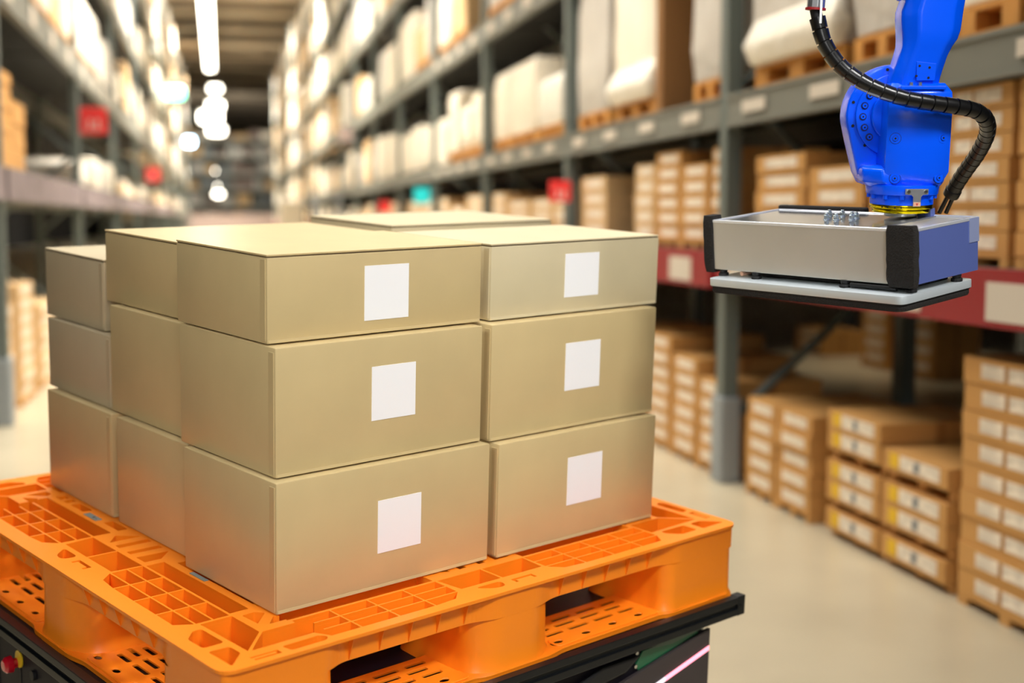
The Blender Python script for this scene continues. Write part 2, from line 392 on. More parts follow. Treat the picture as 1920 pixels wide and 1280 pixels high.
s1(9.45, 10.1, 3, .09, 'the lower pale shelf stack left of the red number sign', style='pale')
s1(10.2, 11.0, 3, .09, 'the pale stack just before the third rack post', style='pale')
for i, (a, b, r) in enumerate(((11.1, 11.6, 4), (12.1, 12.9, 4), (13.0, 13.8, 3), (14.0, 14.5, 4), (15.0, 15.9, 4), (16.0, 17.0, 4), (18.0, 18.8, 4), (19, 20.2, 4), (20.8, 22, 4), (22.4, 23.6, 3))):
    s1(a, b, r, .095, 'pale shelf stack %s past the third rack post' % ORD[i], style='pale', pallet=False)

# ---- wrapped loads
_wr = {}
def load_mesh(D, L, h, kind, sgn, seed):
    key = (round(D, 2), round(L, 2), round(h, 2), kind, sgn, seed % 3)
    if key in _wr: return _wr[key]
    rs = random.Random(hash(key) % 9999 if False else int(L * 100 + h * 10 + seed)); rings = []
    for i in range(6):
        t = i / 5; ins = .0 if 0 < i < 5 else .012
        def j(a=.008): return rs.uniform(-a, a)
        rings.append([(sgn * (ins + j()), ins + j(), h * t), (sgn * (ins + j()), L / 2, h * t), (sgn * (ins + j()), L - ins + j(), h * t), (sgn * (D - ins), L - ins, h * t), (sgn * (D - ins), L / 2, h * t), (sgn * (D - ins), ins + j(), h * t)])
    m = MB().loft(rings, kind)
    _wr[key] = m.mesh('wrapped_load', bevel=.01, seg=1, smooth=40); return _wr[key]
def load(x, y0, y1, z, h, kind, label, sgn=1, D=.9, pal=True, skirt=False):
    t = thing('wrapped_load', label, 'wrapped goods', Matrix.Translation((x, y0, z)), 'wrapped goods on the racks')
    y0, y1 = clip(y0, y1, sgn); z += .003; t.location.y = y0; t.location.z = z
    L = y1 - y0; b = 0
    if pal:
        wood_pallet(x + sgn * .01, y0, z, L - .004, D, sgn, 'pallet under ' + label, h=.1); b = .102
        t.location.z = z + b
    o = mk('film', load_mesh(D, L, h, kind, sgn, int(y0 * 7)), t)
    if skirt:
        o = mk('loose_film', MB().loft([[(-sgn * .03, .02, .0), (sgn * .05, .02, 0), (sgn * .05, L - .02, 0), (-sgn * .03, L - .02, 0)], [(-sgn * .05, .0, .09), (sgn * .05, .0, .1), (sgn * .05, L, .1), (-sgn * .06, L, .09)], [(-sgn * .01, .02, .21), (sgn * .05, .02, .21), (sgn * .05, L - .02, .21), (-sgn * .01, L - .02, .2)]], 'wrapw').mesh('loose_film', bevel=.02, smooth=60), t)
    return t
Z2 = 1.87
load(X0, 2.9, 3.55, Z2, .78, 'wrap', 'cream wrapped load on the second shelf at the frame edge')
load(X0, 3.66, 4.24, Z2, .78, 'wrap', 'cream wrapped load behind the blue forearm', D=.9)
load(X0, 4.30, 4.74, Z2, .8, 'wrapg', 'greyish wrapped load left of the blue forearm')
load(X0, 4.82, 5.70, Z2, .8, 'wrapg', 'wide grey wrapped load with white film skirt right of the near post', skirt=True)
load(X0, 5.93, 6.50, Z2, .85, 'wrapg', 'pale grey load on bright wooden pallet left of the near post')
load(X0, 7.10, 7.88, Z2, .9, 'wrap', 'cream load with loose white film at its foot beside a brown board', skirt=True)
o = MB().box((0, 0, 0), (.9, .10, .92), 'brown').obj('board_panel_box'); o.name = 'flat_carton'; o.location = (X0, 6.98, Z2 + .003); tag(o, 'flat brown carton standing upright beside the cream load with white film', 'carton')
load(X0, 8.02, 8.72, Z2, .82, 'wrapg', 'tall grey wrapped load just right of the second post')
load(X0, 9.20, 9.86, Z2, .36, 'wrapw', 'short bright white load left of the second post')
load(X0, 9.98, 10.9, Z2, .56, 'wrap', 'cream load in the middle of the second far bay')
load(X0, 10.95, 11.5, Z2, .56, 'wrap', 'cream load just right of the third post')
yy = 12.0; i = 0
for L, h in ((.55, .50), (.5, .42), (.5, .62), (.6, .5), (.7, .5), (.7, .55), (.8, .5), (.8, .6)):
    load(X0, yy, yy + L, Z2, h, 'wrap', 'slim cream load, %s beyond the third post on the second shelf' % ORD[i], pal=yy < 14); yy += L + .13 + .05 * i; i += 1
# higher and farther loads
def fill(x, sgn, lev, y0, y1, hmax, side, li, pitch=(.75, 1.1), only_stuff=None, far=30):
    y = y0; n = 0; rs = random.Random(int(lev * 100) + sgn)
    while y < min(y1, far):
        L = rs.uniform(*pitch); h = rs.uniform(.55, 1) * hmax
        c0, c1 = clip(y, y + L - .07, sgn)
        if rs.random() > .08 and c1 - c0 > .3:
            load(x, y, y + L - .07, lev, h - .1, rs.choice(('wrap', 'wrap', 'wrapg', 'wrapw', 'carton2')), 'pale load, %s along shelf %s of the %s rack' % (ORD[n] if n < 20 else '%dth' % (n + 1), li, side), sgn, pal=y < 16)
        y += L; n += 1
    m = MB(); 
    while y < y1:
        L = rs.uniform(.8, 1.3); h = rs.uniform(.5, 1) * hmax
        c0, c1 = clip(y, y + L - .08, sgn); m.box((x, c0, lev + .003), (x + sgn * .9, c1, lev + h), rs.choice(('wrap', 'wrap', 'wrapg', 'wrapw', 'carton2'))); y += L
    return m
far_r = MB(); far_l = MB()
def merge(a, b):
    n = len(a.v); a.v += b.v; a.f += [tuple(i + n for i in f) for f in b.f]; a.mi += [a._m(b.ms[k]) for k in b.mi]
merge(far_r, fill(X0, 1, 3.05, 7.5, 58, .95, 'right', 'three'))
merge(far_r, fill(X0, 1, 4.26, 14, 58, .95, 'right', 'four'))
merge(far_r, fill(X0, 1, 5.46, 20, 58, .95, 'right', 'five'))
merge(far_r, fill(X0, 1, 6.66, 26, 58, .9, 'right', 'six'))
merge(far_r, fill(X0, 1, 1.87, 19.6, 58, .8, 'right', 'two'))
merge(far_r, fill(X0, 1, 1.13, 24, 58, .5, 'right', 'one'))
LXG = LX - .04
merge(far_l, fill(LXG, -1, 2.86, 9.0, 58, .95, 'left', 'two'))
merge(far_l, fill(LXG, -1, 4.06, 13, 58, .95, 'left', 'three'))
merge(far_l, fill(LXG, -1, 5.26, 17, 58, .95, 'left', 'four'))
merge(far_l, fill(LXG, -1, 6.46, 22, 58, .95, 'left', 'five'))
merge(far_l, fill(LXG, -1, 1.61, 19, 58, .35, 'left', 'one'))
for m_, nm, sd in ((far_r, 'stored_goods', 'right'), (far_l, 'stored_goods', 'left')):
    o = m_.obj(nm); tag(o, 'blurred pale goods far down the %s rack near the end of the aisle' % sd, 'goods', kind='stuff')
# left rack, near goods
def lstack(y0, y1, z, rows, h, nm, **k): stack(LXG, y0, y1, z, rows, h, nm, sgn=-1, group='cartons stacked in the storage rack', **k)
lstack(8.75, 9.35, 1.61, 8, .078, 'the orange-brown stack on the left rack at the frame edge', pallet=False, style='plain')
lstack(9.36, 9.95, 1.61, 6, .078, 'the shorter orange-brown stack on the left rack', pallet=False, style='plain')
lstack(9.4, 10.1, 0, 8, .1, 'the floor stack left of the foreground cartons', style='pale')
lstack(8.3, 9.1, 0, 7, .1, 'the floor stack at the lower left frame edge', style='pale')
lstack(10.4, 11.4, 0, 6, .1, 'the floor stack hidden past the left carton column', style='pale')
for i, (y, s_) in enumerate(((13.6, .25), (15.2, .34), (16.4, .30), (17.4, .36))):
    load(LXG, y, y + .8, 1.61, s_, ('wrapw', 'wrap', 'wrapg', 'wrap')[i], 'low pale bundle, %s on the low shelf of the left rack' % ORD[i], sgn=-1, pal=False)
# goods of the next aisle, seen through the rack
r3 = rack('far_rack', 'dim grey rack of the next aisle glimpsed through the right rack', 7.0, 1, [7 + 3.4 * i for i in range(3)], [(1.0, 1.12), (2.3, 2.45)], top=4)
for i, (x, y, z, L, h, n) in enumerate(((5.5, 11.3, .0, .6, .1, 2), (5.5, 10.1, 0, .45, .12, 4), (5.5, 9.35, .0, .42, .13, 4))):
    stack(x, y, y + L, z, n, h, 'the lit %s stack glimpsed through the rack' % ORD[i], D=.4, style='tag', group='cartons in the next aisle')

# ------------------------------------------------------------------ signs and lamps of the aisle
def sign(name, label, x, y, z, s, m, marks, glow=False):
    t = thing(name, label, 'sign', Matrix.Translation((x, y, z)))
    mk('panel', MB().box((-s, -.012, -s), (s, .012, s), m).mesh('panel', bevel=.004), t)
    for (a, b, c, d) in marks:
        mk('white_mark', MB().box((a * s, -.0145, b * s), (c * s, -.0122, d * s), 'swhite').mesh('white_mark'), t)
    mk('bracket', MB().box((-.012 if x > 0 else -s - .006, .0, -.02), (s + .006 if x > 0 else .012, .014, .02), 'post').mesh('bracket'), t)
    return t
one = [(-.45, -.7, -.1, -.55), (-.36, -.7, -.18, .1), (.1, -.7, .5, -.55), (.22, -.7, .4, .1)]
sign('aisle_sign', 'bright red square aisle sign on a left rack post', LX + .135, 13.28, 2.22, .125, 'sred', one)
sign('aisle_sign', 'small red sign far down the left rack', LX + .05, 26.6, 2.14, .13, 'sred', one[:2])
sign('aisle_sign', 'red sign with white marks on the second right rack post', 2.26, 8.66, 1.47, .072, 'sred', one)
sign('aisle_sign', 'small turquoise sign on a far right rack post', 2.26, 14.9, 1.545, .09, 'scyan', [])
sign('aisle_sign', 'faded red sign beyond the turquoise one', 2.26, 18.4, 1.45, .08, 'sred', [])
sign('aisle_sign', 'pinkish sign high on a far right rack post', 2.26, 24.0, 2.8, .13, 'pink', [])
def lamp(name, label, x, y, z, sx, sy, sz, m, cat='lamp', rod=True, group=None):
    t = thing(name, label, cat, Matrix.Translation((x, y, z)), group)
    mk('diffuser', MB().box((-sx, -sy, 0), (sx, sy, sz), m).mesh('diffuser', bevel=min(sx, sz) * .3), t)
    mk('housing', MB().box((-sx * 1.15, -sy, sz), (sx * 1.15, sy, sz + .05), 'beam').mesh('housing'), t)
    if rod: mk('hanging_rod', MB().box((-.01, -.01, sz + .05), (.01, .01, 8.6 - z), 'beam').mesh('hanging_rod'), t)
    return t
for i in range(7):
    lamp('strip_lamp', 'long white fluorescent strip over the aisle, %s of the row' % ORD[i], -.28, 26 + i * 5.2, 7.75, .17, 2.5, .1, 'lite', group='strip lamps over the aisle')
for i, (x, y, z, s) in enumerate(((-.1, 72, 8.0, .3), (-.12, 78, 7.55, .42), (-.42, 80, 6.95, .62), (-.1, 84, 6.5, .5), (-.1, 92, 4.4, .22), (-.08, 96, 3.35, .34), (-.06, 97, 2.9, .3))):
    lamp('high_bay_lamp', 'round glowing lamp at the far end of the aisle, %s from the top' % ORD[i], x, y, z, s, s, .9 * s, 'lite', group='glowing lamps at the aisle end')
lamp('signal_lamp', 'glowing turquoise signal lamp high on the left rack', LX + .24, 34.5, 4.30, .24, .1, .3, 'lcyan', 'signal lamp', rod=False)
lamp('signal_lamp', 'small cool white lamp far down the left rack', LX + .2, 53.5, 4.15, .17, .1, .3, 'lblue', 'signal lamp', rod=False)
# cross rack at the aisle's end
r4 = thing('cross_rack', 'grey and cream cross rack closing the far end of the aisle', 'rack', Matrix.Translation((0, 84, 0)))
for i in range(8): o = mk('upright_post', MB().box((-.08, 0, 0), (.08, .1, 6.4), 'post').mesh('upright_post'), r4); o.location = (-6 + i * 1.7, 2.5, 0)
for i in range(6): o = mk('beam', MB().box((-6, 0, 0), (6, .08, .2), 'beam').mesh('beam'), r4); o.location = (0, 2.45, .9 + i * 1.05)
for i in range(6): o = mk('shelf_deck', MB().box((-6, 2.53, 0), (6, 3.7, .02), 'beam').mesh('shelf_deck'), r4); o.location = (0, 0, 1.075 + i * 1.05)
m = MB(); rs = random.Random(3)
for i in range(6):
    x = -6
    while x < 6:
        L = rs.uniform(.5, 1.2); m.box((x, 86.8, 1.1 + i * 1.05), (x + L - .1, 87.6, 1.1 + i * 1.05 + rs.uniform(.3, .8)), rs.choice(('wrap', 'wrapg', 'carton2', 'grey', 'pink'))); x += L
tag(m.obj('stored_goods'), 'tiny blurred pale goods on the cross rack at the aisle end', 'goods', kind='stuff')
t = thing('low_bin', 'brownish pink low display bin on the floor at the far aisle end', 'bin', Matrix.Translation((-1.6, 62, 0)))
for nm, a, b in (('base', (0, 0, 0), (4.5, .5, .1)), ('front_panel', (0, 0, .1), (4.5, .04, 1.5)), ('back_panel', (0, .46, .1), (4.5, .5, 1.5)), ('end_panel', (0, .04, .1), (.04, .46, 1.5)), ('end_panel', (4.46, .04, .1), (4.5, .46, 1.5))):
    MB().box(a, b, 'pink').obj(nm, t, bevel=.01)
load(1.35, 30, 30.5, 0, 1.6, 'wrapw', 'slim white wrapped column standing far down the aisle', D=.5)
t = thing('roll_cage', 'grey roll cage with cartons standing against the right rack far off', 'cage', Matrix.Translation((1.75, 25, 0)))
for x in (0, .47):
    for y in (0, .77): MB().box((x, y, .12), (x + .03, y + .03, 1.85), 'grey').obj('cage_post', t)
    MB().cyl((x, .1, .06), (1, 0, 0), .06, .03, 'rubber', n=14).obj('wheel', t); MB().cyl((x, .7, .06), (1, 0, 0), .06, .03, 'rubber', n=14).obj('wheel', t)
for z in (.12, .7, 1.28): MB().box((0, 0, z), (.5, .8, z + .03), 'grey').obj('shelf', t)
for k in range(9): MB().box((0, -.01, .25 + k * .18), (.5, 0, .262 + k * .18), 'grey').obj('cage_bar', t)
for k in range(6): MB().box((-.01, .05 + k * .13, .15), (0, .062 + k * .13, 1.83), 'grey').obj('cage_bar', t)

# ================================================================== FOREGROUND: pallet, cartons, cart
GR = [[0.742120348601049, -0.6697596352694614, 0.026065670065731628], [-0.09089835486298652, -0.13909591780457783, -0.9860982784354217], [0.6640744516057364, 0.7294342716200128, -0.1641059600097441]]
G = view_to_world(GR, (-0.3895, 0.4467, 1.7561))       # frame: u along the labelled faces, v along the left faces, w up; origin at deck corner
S = 1.107
def rot4(poly, k):
    for _ in range(k): poly = [(S - v, u) for u, v in poly]
    return poly
pal = thing('plastic_pallet', 'orange plastic pallet with gridded deck under the carton stacks', 'pallet', G)
def rect(d0, d1, s0, s1): return [(d0, s0), (d1, s0), (d1, s1), (d0, s1)]
def side_holes(sh):
    H_ = []; e = .0016
    dl = [.0305, .0595, .0885, .1175]; D_ = [d + sh for d in dl]
    for sl in ([.18, .25, .322, .392, .462], [.655, .722, .792, .862, .931]):
        for i in range(4):
            for j in range(3):
                a, b, c, d = D_[j] + e, D_[j + 1] - e, sl[i] + e, sl[i + 1] - e
                p = rect(a, b, c, d)
                first, last = (i == 0), (i == 3)
                if j == 0 and sl[0] < .3 and first: p = [(a, c + .002 + .014), (b, c), (b, d), (a, d)]
                if j == 0 and sl[0] < .3 and last: p = [(a, c), (b, c), (b, d - .0), (a + .004, d - .022)]
                if j == 0 and sl[0] > .3 and first: p = [(a + .004, c + .022), (b, c), (b, d), (a, d)]
                if j == 0 and sl[0] > .3 and last: p = [(a, c), (b, c), (b, d), (a, d - .014)]
                H_.append(p)
    d0, d1 = .0635 + sh, .1165 + sh
    H_ += [[(d0, .467), (d1, .4635), (d1, .5555), (d0, .5555)], [(d0, .5595), (d1, .5595), (d1, .6515), (d0, .644)]]
    H_ += [rnd([(.026 + sh * .5, .575), (.027 + sh * .5, .598), (.053 + sh, .626), (.053 + sh, .570)], .012)]
    H_ += [[(.033 + sh, .506), (.048 + sh, .506), (.048 + sh, .552), (.033 + sh, .552), (.033 + sh, .546), (.042 + sh, .546), (.042 + sh, .512), (.033 + sh, .512)]]
    q0 = .1205 + sh * .9
    H_ += [rect(q0, .153, .187, .458), rect(q0, .153, .657, .934)]
    return H_
def inner_holes():
    H_ = [[(.127, .607), (.152, .638), (.186, .607)], rect(.127, .188, .570, .586), rect(.127, .187, .528, .543), [(.127, .476), (.157, .476), (.186, .505), (.127, .507)]]
    H_ += [rect(.168, .186, .660, .719), rect(.168, .186, .805, .860), rect(.168, .186, .878, .895), rect(.168, .186, .905, .928), rect(.168, .186, .2, .44)]
    return H_
def corner_holes():
    H_ = [rnd([(.023, .136), (.043, .159), (.057, .159), (.058, .095), (.024, .094)], .006), rnd([(.023, .078), (.056, .077), (.057, .048), (.025, .016)], .005),
          [(.0645, .176), (.1175, .176), (.1175, .098), (.068, .047)], [(.1215, .096), (.199, .096), (.196, .047), (.073, .045)],
          rnd([(.113, .032), (.178, .034), (.186, .022), (.178, .013), (.118, .012)], .006),
          [(.058, .026), (.103, .026), (.103, .013), (.060, .013), (.060, .017), (.097, .017), (.097, .022), (.058, .022)],
          rnd([(.130, .168), (.152, .170), (.163, .157), (.132, .126)], .003), rnd([(.145, .115), (.166, .138), (.184, .124), (.190, .115)], .003)]
    return H_
holes = []
for k in range(4):
    holes += [rot4(p, k) for p in side_holes(-.011 if k % 2 else 0)] + [rot4(p, k) for p in corner_holes()] + [rot4(p, k) for p in inner_holes()]
# drop the L-strip's grid cell that the corner pocket covers
for i in range(8):
    for j in range(8):
        a = .2 + i * .0886; b = .2 + j * .0886; holes.append(rect(a + .006, a + .083, b + .006, b + .083))
def ctr(p): return (sum(q[0] for q in p) / len(p), sum(q[1] for q in p) / len(p))
outer = rnd([(0, 0), (S, 0), (S, S), (0, S)], .028, 6)
plate('deck_top', outer, holes, -.0055, 0, 'orange', pal)
ins = .021
side = [(.006, .012), (.006, .170), (ins, .205), (ins, .470), (.006, .515), (.006, .607), (ins, .650), (ins, .900), (.006, .930), (.006, 1.095)]
ring = []
for k in range(4):
    ring.append(rot4(side, k))
# k=0 side runs up the u=0 edge, k=1 runs along v=0 edge from right to left, k=2 down the far edge, k=3 along the back
outline = []
for k in (0, 3, 2, 1): outline += ring[k]
plate('deck_ribs', rnd(outline, .016, 4), holes, -.046, -.0055, 'orange', pal, bev=.0004)
# gussets under the rim
for k in range(4):
    for s_ in (.235, .29, .345, .40, .455, .665, .72, .775, .83, .885):
        p = rot4([(.007, s_ - .0006), (.0215, s_ - .0006), (.0215, s_ + .0006), (.007, s_ + .0006)], k)
        q = rot4([(.0195, s_ - .0006), (.0215, s_ - .0006), (.0215, s_ + .0006), (.0195, s_ + .0006)], k)
        MB().loft([[(a, b, -.044) for a, b in q], [(a, b, -.005) for a, b in p]], 'orange').obj('gusset', pal)
def foot_loft(poly, name):
    """post: hollow block flaring towards its foot"""
    c = Vector(ctr(poly)); m = MB(); rings = []
    for z, gq in ((-.046, 0), (-.10, .001), (-.128, .002), (-.136, .007), (-.144, .009)):
        rings.append([(p[0] + (Vector(p) - c).normalized().x * gq, p[1] + (Vector(p) - c).normalized().y * gq, z) for p in poly])
    m.loft(rings, 'orange', cap=False)
    inn = [[(p[0] + (c - Vector(p)).normalized().x * .004, p[1] + (c - Vector(p)).normalized().y * .004, z) for p in poly] for z in (-.046, -.138)]
    m.loft(inn, 'orange', cap=False); n = len(poly)
    m.add(inn[1], [tuple(range(n))], 'orange')
    return m.obj(name, pal, smooth=40)
corner_post = rnd([(.006, .006), (.178, .006), (.196, .03), (.198, .11), (.198, .198), (.11, .198), (.022, .196), (.006, .178)], .02, 5)
mid_post = rnd([(.006, .515), (.006, .607), (.03, .648), (.10, .652), (.2, .652), (.2, .462), (.06, .462), (.03, .474)], .022, 5)
for k in range(4):
    foot_loft(rot4(corner_post, k), 'corner_post'); foot_loft(rot4(mid_post, k), 'middle_post')
foot_loft(rnd([(.45, .45), (.655, .45), (.655, .655), (.45, .655)], .03), 'centre_post')
# bottom deck: edge bars with slots and round holes, cross bars
bh = []
for k in range(4):
    for s0 in (.2, .652):
        for i in range(4):
            c_ = s0 + .045 + i * .067; n = 10
            bh.append(rot4([(.0275 + .0125 * math.cos(2 * PI * a / n), c_ + .0165 * math.sin(2 * PI * a / n)) for a in range(n)], k))
        for row, d in enumerate((.062, .085, .107)):
            x = s0 + .022 + (.012 if row % 2 else 0)
            for L in (.042, .05, .05, .042):
                bh.append(rot4(rnd(rect(d - .0048, d + .0048, x, x + L - .002), .003, 2), k)); x += L + .013
bs = [(-.002, .02), (-.002, .19), (.006, .205), (.006, .455), (-.002, .49), (-.002, .63), (.006, .65), (.006, .905), (-.002, .92)]
bo = []
for k in (0, 3, 2, 1): bo += rot4(bs, k)
big = [rect(.128, .455, .128, .455), rect(.65, .979, .128, .455), rect(.128, .455, .65, .979), rect(.65, .979, .65, .979)]
plate('bottom_deck', rnd(bo, .012, 3), bh + big, -.1375, -.1338, 'orange', pal, bev=.001)
bs = [(d + (.009 if d < .003 else .006), s_) for d, s_ in bs]; bi = []
for k in (0, 3, 2, 1): bi += rot4(bs, k)
plate('deck_edge', rnd(bo, .012, 3), [rnd(bi, .012, 3)], -.1435, -.1345, 'orange', pal, bev=.002)
for k in range(4):
    for s0, s1 in ((.2, .462), (.652, .915)):
        p = rot4(rect(.008, .0485, s0 - .01, s1 + .01), k)
        hs = [rot4([(.0275 + .0055 * math.cos(2 * PI * a / 10), s0 + .045 + (i - (1 if s0 > .5 else 0) * 0) * .067 + .0095 * math.sin(2 * PI * a / 10)) for a in range(10)], k) for i in range(4)]
        plate('edge_ridge', rnd(rot4(rect(.0115, .0455, s0 + .002, s1 - .002), k), .012, 3), hs, -.1342, -.1312, 'orange', pal, bev=.0012)
# sticky tags in the deck
for (u0, u1, v0, v1) in ((.161, .174, .738, .790), (.1585, .1665, .333, .382)):
    o = MB().box((u0, v0, -.001), (u1, v1, .0012), 'gtag').obj('identity_tag', pal, bevel=.0004); o['label'] = 'small grey tag set in the deck'
    if u1 - u0 > .01: MB().box((u0 + .004, v0 + .018, .0012), (u0 + .009, v0 + .023, .0015), 'black').box((u0 + .004, v0 + .008, .0012), (u0 + .007, v0 + .011, .0015), 'black').obj('tag_print', o)

# ---- cartons on the pallet
def Gloc(u, v, w_): return G @ Matrix.Translation((u, v, w_))
def carton(label, u0, u1, v0, v1, w0, h, mt='card', sticker=None, flap=True, group='kraft cartons stacked on the orange pallet', top=False):
    t = thing('carton', label, 'carton', Gloc(u0, v0, w0 + .0010), group); L, D = u1 - u0, v1 - v0; h -= .0020
    b = MB(); th = .004
    b.box((0, 0, 0), (L, D, h - (.0045 if flap else 0)), mt)
    me = b.mesh('body', bevel=.0028, seg=2, smooth=50); bm = bmesh.new(); bm.from_mesh(me)
    bm.free(); mk('body', me, t)
    if flap:
        # lid: two flaps over a dark corrugated edge
        MB().box((.0015, .0012, h - .0045), (L - .0015, D - .0012, h - .003), 'card_edge').obj('corrugated_edge', t)
        fm = MB(); ns = 14; rs = random.Random(int(u0 * 1000 + h * 999)); top = []; 
        fr = [(L * i / ns, rs.uniform(0, .0012)) for i in range(ns + 1)]
        pl = [(x, y + .0004) for x, y in fr] + [(L, D), (0, D)]
        fm.prism(pl, h - .003, h, 'card_lit' if top else mt); fm.obj('lid_flap', t, bevel=.0005, seg=1)  # top lids take a paler card with the overhead light painted in
    # folded hem along the bottom front edge and the corner joint strip
    MB().loft([[(.002, -.0012, .0015), (L - .003, -.0010, .0015), (L - .003, .001, .0015), (.002, .001, .0015)], [(.002, -.0004, .006), (L - .003, -.0004, .006), (L - .003, .001, .006), (.002, .001, .006)]], mt).obj('bottom_hem', t)
    MB().box((-.0009, .004, .004), (.0005, .018, h - .007), mt).obj('joint_strip', t, bevel=.0003, seg=1)
    if sticker:
        su, sw, sx, sh = sticker
        o = MB().box((su - u0 - sx / 2, -.0008, sw - w0 - sh / 2), (su - u0 + sx / 2, .0004, sw - w0 + sh / 2), 'sticker').obj('sticker', t); o['label'] = 'square white paper sticker'
    return t
hA = (.206, .1996, .1354); hB = (.2024, .2033, .1331); hC = (.1985, .1978, .1327); hD = (.1978, .1391, .1356)
STK = {}
def cum(h, i): return sum(h[:i])
A = [(.1691, .5888, .1341, .4153), (.1792, .5817, .1514, .4421), (.1808, .5967, .1758, .4508)]
B = [(.605, 1.0023, .1287, .45), (.5989, 1.0112, .1474, .44), (.6165, 1.0393, .1736, .4377)]
Cc = [(.1906, .58, .4175, .7065), (.2067, .60, .4445, .7511), (.2215, .6749, .453, .7997)]
Dd = [(.1934, .60, .7085, 1.0159), (.209, .62, .7535, 1.04), (.2194, .60, .802, 1.0679)]
STA = [(.3845, .1115, .086, .086), (.381, .3085, .086, .086), (.392, .4737, .086, .086)]
STB = [(.8, .1, .086, .086)] * 3
STA = [(.3988, .1016, .0865, .0865), (.3973, .3144, .0865, .0865), (.3996, .4703, .0865, .0865)]
STB = [(.8141, .1081, .088, .088), (.8179, .3134, .088, .086), (.8345, .4731, .086, .078)]
rowA = ['bottom kraft carton with white sticker at the front corner of the orange pallet', 'middle kraft carton with white sticker in the front corner column', 'top kraft carton with white sticker, nearest corner column of the stack']
rowB = ['bottom kraft carton with white sticker in the right-hand column on the pallet', 'middle kraft carton with white sticker in the right-hand column, tall front', 'top pale kraft carton with white sticker overhanging the right-hand column']
rowC = ['bottom plain kraft carton set back in the middle of the left side', 'middle plain kraft carton with tall face in the middle of the left side', 'top plain kraft carton in the middle of the left side, overhanging its column']
rowD = ['bottom plain kraft carton in the rearmost column of the left side', 'low middle greyish carton in the rearmost column of the left side', 'top greyish carton of the lower rearmost column on the left side']
Dd = [(.1934, .575, .7324, 1.0159), (.209, .575, .7607, 1.04), (.2194, .575, .805, 1.0679)]
Cc = [(.192, .575, .4175, .708), (.2067, .575, .4445, .7560), (.2215, .66, .453, .7997)]
mts = {'A': ('card', 'card', 'card'), 'B': ('card', 'card', 'card_pale'), 'C': ('card',) * 3, 'D': ('card', 'card_grey', 'card_grey')}
for cl, hh, bx, lab, st in (('A', hA, A, rowA, STA), ('B', hB, B, rowB, STB), ('C', hC, Cc, rowC, None), ('D', hD, Dd, rowD, None)):
    for i in range(3):
        u0, u1, v0, v1 = bx[i]
        carton(lab[i], u0, u1, v0, v1, cum(hh, i), hh[i], mts[cl][i], st[i] if st else None, top=(i == 2), flap=(i == 2))
hE = (.206, .2, .127)
for i, (e, lab) in enumerate((((.72, 1.06, .60, .88), 'bottom kraft carton of the rear column, hidden behind the right-hand column'), ((.73, 1.08, .60, .90), 'middle kraft carton of the rear column, hidden behind the right-hand column'), ((.74, 1.1812, .6167, .91), 'rear kraft carton whose long top shows behind the others, with lid coloured as lit'))):
    carton(lab, *e, cum(hE, i), hE[i], 'card_pale' if i == 2 else 'card', top=(i == 2), flap=(i == 2))

# ---- transport cart
cart = thing('transport_cart', 'black low robot cart with extruded rails carrying the orange pallet', 'robot cart', G)
MB().box((-.006, -.006, -.152), (S + .0, S + .01, -.1456), 'deckp').obj('top_plate', cart, bevel=.001)
o = MB().box((.1, .1, -.1456), (1.0, 1.0, -.1450), 'navy').obj('dark_mat', cart)
def rail(p0, L, along, name):
    """extruded profile with a slot, runs from p0 along u (0) or v (1)"""
    m = MB(); zt, zb = -.1365, -.1725; a, b = -.0235, -.0075
    prof = [(a, zt), (b, zt), (b, zb), (a, zb), (a, zb + .0135), (a + .005, zb + .0135), (a + .005, zb + .0225), (a, zb + .0225)]
    r0 = [(p0, y, z) if along == 0 else (y, p0, z) for y, z in prof]; r1 = [(p0 + L, y, z) if along == 0 else (y, p0 + L, z) for y, z in prof]
    return m.loft([r0, r1], 'rail').obj(name, cart, bevel=.0012)
rail(-.022, 1.11, 0, 'rail'); r_ = rail(-.0072, 1.11, 1, 'rail')
MB().box((1.088, -.0235, -.1735), (1.109, -.004, -.1355), 'rail').obj('end_cap', cart, bevel=.001)
MB().cyl((1.098, -.0235, -.154), (0, -1, 0), .0032, .0014, 'rail', n=12).obj('screw', cart)
MB().box((1.088, -.0065, -.1725), (1.106, 1.11, -.1525), 'rail').obj('rear_rail', cart, bevel=.001)
bb = rnd([(.0, .004), (1.034, .004), (1.034, 1.05), (.0, 1.05)], .022)
MB().prism(bb, -.50, -.1725, 'body').obj('body', cart, smooth=30)
# slanted front shell with light strip and green window
MB().loft([[(u, v, w_) for u, w_ in ((.60, -.278), (.791, -.234), (1.004, -.195), (1.033, -.190), (1.034, -.50), (.60, -.50))] for v in (.004, -.004)], 'shell').obj('front_shell', cart, bevel=.002)
MB().loft([[(u, v, w_) for u, w_ in ((.832, -.212), (.85, -.190), (.99, -.1835), (1.004, -.193), (.84, -.2235))] for v in (.004, .0015)], 'green').obj('green_window', cart)
MB().loft([[(u, v, w_) for u, w_ in ((.86, -.190), (.93, -.1845), (1.01, -.178), (1.012, -.188), (.93, -.196))] for v in (.0035, .001)], 'greeng').obj('window_frame', cart)
ledp = lambda t: (.85 + (1.030 - .85) * t, -.2695 + (-.2275 + .2695) * t)
for a_, b_, mt, nm in ((.0, .32, 'ledw', 'white_light_strip'), (.32, 1.0, 'ledr', 'red_light_strip')):
    (u0, w0), (u1, w1) = ledp(a_), ledp(b_)
    MB().loft([[(u0, v, w0 - .005), (u1, v, w1 - .005), (u1, v, w1 + .004), (u0, v, w0 + .004)] for v in (-.0038, -.0062)], mt).obj(nm, cart, bevel=.001)
